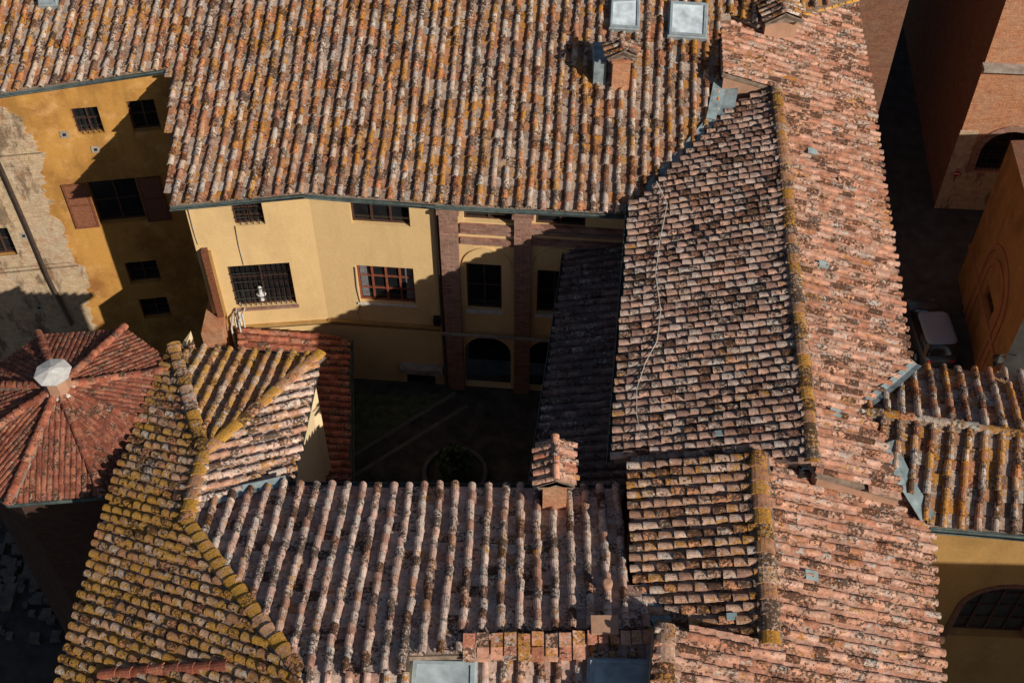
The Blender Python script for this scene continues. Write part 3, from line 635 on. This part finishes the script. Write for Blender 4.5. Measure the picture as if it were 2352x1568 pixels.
mb.add(vs,[(i*N+k,i*N+(k+1)%N,(i+1)*N+(k+1)%N,(i+1)*N+k) for i in range(len(prof)-1) for k in range(N)]+[tuple((len(prof)-1)*N+k for k in range(N))],smooth=True); mb.build('body',M_peach,pt)
bx_=thing('concrete_block','pinkish flue block capped with slab on roof','block'); c=gp.hit(1387,1450); mb=MB(); box(mb,c.x-.24,c.x+.24,c.y-.15,c.y+.2,c.z-.1,c.z+.22); box(mb,c.x-.28,c.x+.28,c.y-.19,c.y+.24,c.z+.221,c.z+.27); mb.build('block',M_peach,bx_,bevel=.01)
cb=thing('roof_cable','thin pale cable snaking across weathered roof tiles','cable'); mb=MB()
pp=[(1510,425),(1535,475),(1518,560),(1508,640),(1520,720),(1512,790),(1485,840),(1465,900),(1465,960),(1478,1025)]
tube(mb,[bw.hit(*p)+bw.n*.13 for p in pp],.011,5); mb.build('cable',M_cable,cb)
# ===== courtyard, ground =====
def struct(name,mb,mats): o=mb.build(name,mats); o['kind']='structure'; return o
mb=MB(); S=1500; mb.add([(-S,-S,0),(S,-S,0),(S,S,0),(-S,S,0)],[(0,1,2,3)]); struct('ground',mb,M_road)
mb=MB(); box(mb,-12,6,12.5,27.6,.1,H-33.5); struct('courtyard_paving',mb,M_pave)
a,b=P(800,1075,-33.49),P(1060,915,-33.49); t=(b-a).normalized(); s=V((-t.y,t.x,0))
mb=MB(); mb.add([a+s*.4,b+s*.4,P(1000,905,-33.49),P(805,905,-33.49)],[(0,1,2,3)]); struct('planting_bed_ground',mb,M_bed)
mb=MB()
for d0,d1 in((-.42,-.28),(.26,.40)): mb.add([a+s*d0+V((0,0,.004)),b+s*d0+V((0,0,.004)),b+s*d1+V((0,0,.004)),a+s*d1+V((0,0,.004))],[(0,1,2,3)])
struct('path',mb,M_pave2)
wl=thing('round_planter','round stone edged planter with dark shrub in courtyard','planter'); c=P(1045,1090,-33.48); mb=MB(); N=28
prof=[(1.05,0),(1.05,.16),(.92,.16),(.92,.05)]
vs=[c+V((r*math.cos(2*math.pi*k/N),r*math.sin(2*math.pi*k/N),z)) for r,z in prof for k in range(N)]
mb.add(vs,[(i*N+k,i*N+(k+1)%N,(i+1)*N+(k+1)%N,(i+1)*N+k) for i in range(len(prof)-1) for k in range(N)]); mb.build('rim',M_pave2,wl)
mb=MB(); R=random.Random(9)
for i in range(500):
    d=V((R.gauss(0,1),R.gauss(0,1),R.gauss(0,1))).normalized()*R.uniform(.4,1); p=c+V((d.x*.6,d.y*.6,.7+d.z*.6)); u=V((R.gauss(0,1),R.gauss(0,1),R.gauss(0,1))).normalized()*.09; v=u.cross(V((R.gauss(0,1),R.gauss(0,1),R.gauss(0,1))).normalized())
    mb.add([p-u,p+v,p+u,p-v],[(0,1,2,3)])
tube(mb,[c,c+V((0,0,.8))],.05,6); mb.build('shrub',M_leaf,wl)
mb=MB(); R=random.Random(5)
for i in range(120):
    c=P(R.gauss(70,60),R.gauss(1330,60),-40.9); r=R.uniform(.08,.26); vs=[]
    for x in(-1,1):
        for y in(-1,1):
            for z in(-1,1): vs.append(c+V((x,y,z*.7))*r*R.uniform(.6,1.1))
    mb.add(vs,[(0,1,3,2),(4,6,7,5),(0,4,5,1),(2,3,7,6),(0,2,6,4),(1,5,7,3)])
o=mb.build('rubble',M_rub); o['kind']='stuff'; o['label']='pale broken stones scattered in dark garden'; o['category']='rubble'
# ===== right side buildings =====
def bld(name,label,poly,z1,mat):
    o=thing(name,label,'building'); mb=MB(); N=len(poly)
    mb.add([V((x,y,0)) for x,y in poly]+[V((x,y,z1)) for x,y in poly],[tuple(range(N,2*N))]+[(i,(i+1)%N,N+(i+1)%N,N+i) for i in range(N)]); mb.build('wall',mat,o); return o
bld('brick_house','tall brown brick house behind the salmon roof',[(11.2,38),(13.9,38),(13.9,60),(11.2,60)],H-15,M_brickd)
bc=P(2148,476,-41); fb=Fr(bc,bc+V((9,-.6,0)))
bh=thing('brick_palazzo','red brick palazzo with arched barred window and stone corner','building')
hh=fb.rect(2252,302,2376,396)+[True]
mb=MB(); wallmesh(mb,fb,0,H-14,[hh],.3); mb.build('wall',M_brick,bh); window(bh,fb,hh,'grille',dep=.28)
archtrim(bh,fb,(hh[0]+hh[1])/2,(hh[1]-hh[0])/2+.03,hh[3]-(hh[1]-hh[0])/2,hh[2],M_brickp,.3,.06)
mb=MB(); fx=Fr(bc+V((2.5,25,0)),bc); wallmesh(mb,fx,0,H-14,[]); mb.build('side_wall',M_brickd,bh)  # darker brick here puts the west face's shade into the colour
mb=MB(); z=fb.sz(2230,300)[1]; fb.box(mb,-.05,hh[0]-.4,.0,z,.003,.05); fb.box(mb,hh[0]-.4,9,0,hh[2]-.1,.003,.05); mb.build('quoin',M_stone,bh)
z=fb.sz(2320,148)[1]; mb=MB(); fb.box(mb,-.1,9,z-.12,z+.05,.004,.5); mb.build('ledge',M_cone,bh)
sg=thing('no_entry_sign','small round red road sign with white bar on stone corner','sign'); s,z=fb.sz(2196,392); mb=MB(); c=fb.pt(s,z,.2); N=20
for r,d,m in ((.2,0,0),(.185,.012,1)):
    vs=[c+fb.e*r*math.cos(2*math.pi*k/N)+V((0,0,r*math.sin(2*math.pi*k/N)))+fb.n*d for k in range(N)]; mb.add(vs,[tuple(range(N))],m)
mb.add([c+fb.e*x+V((0,0,y))+fb.n*.02 for x,y in((-.13,-.035),(.13,-.035),(.13,.035),(-.13,.035))],[(0,1,2,3)],0)
mb.build('disc',[simple('sign_white',(.6,.6,.6),.5,0,.05,4,0),simple('sign_red',(.35,.02,.02),.5,0,.1,4,0)],sg)
mb=MB(); tube(mb,[fb.pt(s,z-.5,.14),fb.pt(s,z+.2,.14)],.025,6); mb.build('bracket',M_iron,sg)
y1=P(2200,640,-41); y2=P(2245,860,-41); fy=Fr(y1,y2+(y2-y1)*.3); YT=H-33
yh=thing('yellow_house','golden yellow house with blind arch mouldings facing the alley','building')
hy=fy.rect(2252,655,2290,735)
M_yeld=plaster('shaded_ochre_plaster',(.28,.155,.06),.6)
M_yeld2=plaster('brown_trim_plaster',(.30,.14,.075),.4)
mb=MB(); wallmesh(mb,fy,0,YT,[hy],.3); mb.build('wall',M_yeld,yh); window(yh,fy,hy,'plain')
ac=(hy[0]+hy[1])/2
archtrim(yh,fy,ac,(hy[1]-hy[0])/2+.45,hy[3]+.2,max(0,hy[2]-2.5),M_yeld2,.25,.06)
archtrim(yh,fy,ac,(hy[1]-hy[0])/2+1.0,hy[3]+.3,max(0,hy[2]-2.5),M_yeld2,.2,.06)
mb=MB(); z=2.0; fy.box(mb,0,fy.L,z,z+.2,.004,.08); mb.build('string_course',M_yeld2,yh)
pe=fy.pt(fy.L,0)
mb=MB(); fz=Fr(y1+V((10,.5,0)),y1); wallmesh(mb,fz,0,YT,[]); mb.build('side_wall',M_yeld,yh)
mb=MB(); mb.add([V((y1.x,y1.y,YT)),V((pe.x,pe.y,YT)),V((pe.x+10,pe.y,YT)),V((y1.x+10,y1.y+.5,YT))],[(0,1,2,3)]); mb.build('roof',[M_brickd],yh)
lp=thing('wall_lamp','black iron lantern on bracket fixed to yellow house','lamp'); s,z=fy.sz(2325,835)
mb=MB(); tube(mb,[fy.pt(s,z+.5,0),fy.pt(s,z+.55,.35),fy.pt(s,z+.45,.6)],.025,6); mb.build('bracket',M_iron,lp)
c=fy.pt(s,z,.6); mb=MB(); octa(mb,c,.10,.2,c.z-.15,c.z+.25,1); octa(mb,c,.24,.05,c.z+.251,c.z+.42,0); mb.build('lantern',[M_iron,M_glass],lp)
bld('unseen_shade_house','unseen plastered block added to shade the arched window wall',[(20.3,-4),(32,-4),(32,6),(20.3,6)],H-18.4,M_peach)  # out of view, added and sized to cast shade on the cross wing
# ===== car =====
def car(loc,rot):
    c=thing('parked_car','small dark hatchback with blue-grey roof parked in the shaded alley','car'); c.location=loc; c.rotation_euler=(0,0,rot)
    body=simple('dark_car_paint',(.03,.033,.042),.35,0,.05,2,0,.6); rf=simple('blue_grey_roof_paint',(.17,.22,.30),.4,0,.05,2,0,.5); blk=simple('black_trim',(.02,.02,.02),.5,0,.1,5,0); red=simple('red_lamp',(.3,.02,.02),.3,0,.1,5,0)
    def loft(secs):
        mb=MB(); n=len(secs[0]); vs=[p for s in secs for p in s]
        fs=[(i*n+k,i*n+(k+1)%n,(i+1)*n+(k+1)%n,(i+1)*n+k) for i in range(len(secs)-1) for k in range(n)]
        fs+=[tuple(reversed(range(n))),tuple(range((len(secs)-1)*n,len(secs)*n))]; mb.add(vs,fs,0,smooth=True); return mb
    def sec(y,w,z0,z1): return [(-w,y,z0+.08),(-w*1.0,y,(z0+z1)/2),(-w*.94,y,z1-.06),(-w*.8,y,z1),(w*.8,y,z1),(w*.94,y,z1-.06),(w,y,(z0+z1)/2),(w,y,z0+.08),(w*.85,y,z0),(-w*.85,y,z0)]
    loft([sec(-1.8,.58,.35,.7),sec(-1.72,.7,.25,.82),sec(-1.3,.78,.2,.92),sec(0,.8,.2,.95),sec(.9,.8,.2,.93),sec(1.45,.75,.2,.84),sec(1.72,.64,.25,.72),sec(1.8,.5,.33,.6)]).build('body',body,c)
    def rr(hx,y0,y1,z,k=.25,n=5):
        pts=[]
        for cx,cy,a0 in((hx-k,y1-k,0),(-hx+k,y1-k,90),(-hx+k,y0+k,180),(hx-k,y0+k,270)):
            for i in range(n): g=math.radians(a0+90*i/(n-1)); pts.append((cx+k*math.cos(g),cy+k*math.sin(g),z))
        return pts
    def stack(rings):
        mb=MB(); n=len(rings[0]); vs=[p for r in rings for p in r]
        fs=[(i*n+k,i*n+(k+1)%n,(i+1)*n+(k+1)%n,(i+1)*n+k) for i in range(len(rings)-1) for k in range(n)]+[tuple(range((len(rings)-1)*n,len(rings)*n))]
        mb.add(vs,fs,0,smooth=True); return mb
    stack([rr(.74,-1.62,1.05,.9),rr(.66,-1.42,.55,1.38)]).build('window',M_glass,c)
    stack([rr(.66,-1.40,.42,1.385),rr(.64,-1.36,.38,1.44),rr(.54,-1.2,.25,1.48),rr(.35,-1.0,.05,1.495,.2)]).build('roof',rf,c)
    for x in(-.72,.72):
        for y in(-1.15,1.12):
            mb=MB(); tube(mb,[(x-.09,y,.3),(x+.09,y,.3)],.3,18); w=mb.build('wheel',blk,c); mb=MB(); tube(mb,[(x-.1,y,.3),(x+.1,y,.3)],.17,12); mb.build('rim',rf,w)
    for x in(-.46,.46):
        mb=MB(); box(mb,x-.12,x+.12,1.62,1.76,.6,.70); mb.build('headlight',M_marb,c,bevel=.02)
        mb=MB(); box(mb,x-.1,x+.1,-1.81,-1.72,.62,.76); mb.build('taillight',red,c,bevel=.02)
        sx=math.copysign(.86,x); mb=MB(); box(mb,sx-.07,sx+.07,.55,.68,.92,1.05); mb.build('mirror',blk,c,bevel=.02)
    return c
cp_=P(2128,782,-41); car((cp_.x,cp_.y,.0),math.radians(2))
# ===== light / camera =====
sc=bpy.context.scene
S_=V((.67,-.60,.485)).normalized(); el=math.asin(S_.z); az=math.atan2(S_.x,S_.y)
sun=bpy.data.lights.new('sun','SUN'); sun.energy=5; sun.angle=math.radians(.5); sun.color=(1,.92,.80)
so=bpy.data.objects.new('sun',sun); so.rotation_euler=(-S_).to_track_quat('-Z','Y').to_euler(); sc.collection.objects.link(so)
w=bpy.data.worlds.new('World'); sc.world=w; w.use_nodes=True; nt=w.node_tree
sk=nt.nodes.new('ShaderNodeTexSky'); sk.sky_type='NISHITA'; sk.sun_disc=False; sk.sun_elevation=el; sk.sun_rotation=az
nt.links.new(sk.outputs[0],nt.nodes['Background'].inputs[0]); nt.nodes['Background'].inputs[1].default_value=.055
cam=bpy.data.cameras.new('camera'); cam.sensor_width=36; cam.lens=FPX/2352*36; cam.clip_end=5000
co_=bpy.data.objects.new('camera',cam); co_.location=(0,0,H); co_.rotation_euler=(math.radians(41),0,0); sc.collection.objects.link(co_); sc.camera=co_
sc.view_settings.view_transform='Standard'
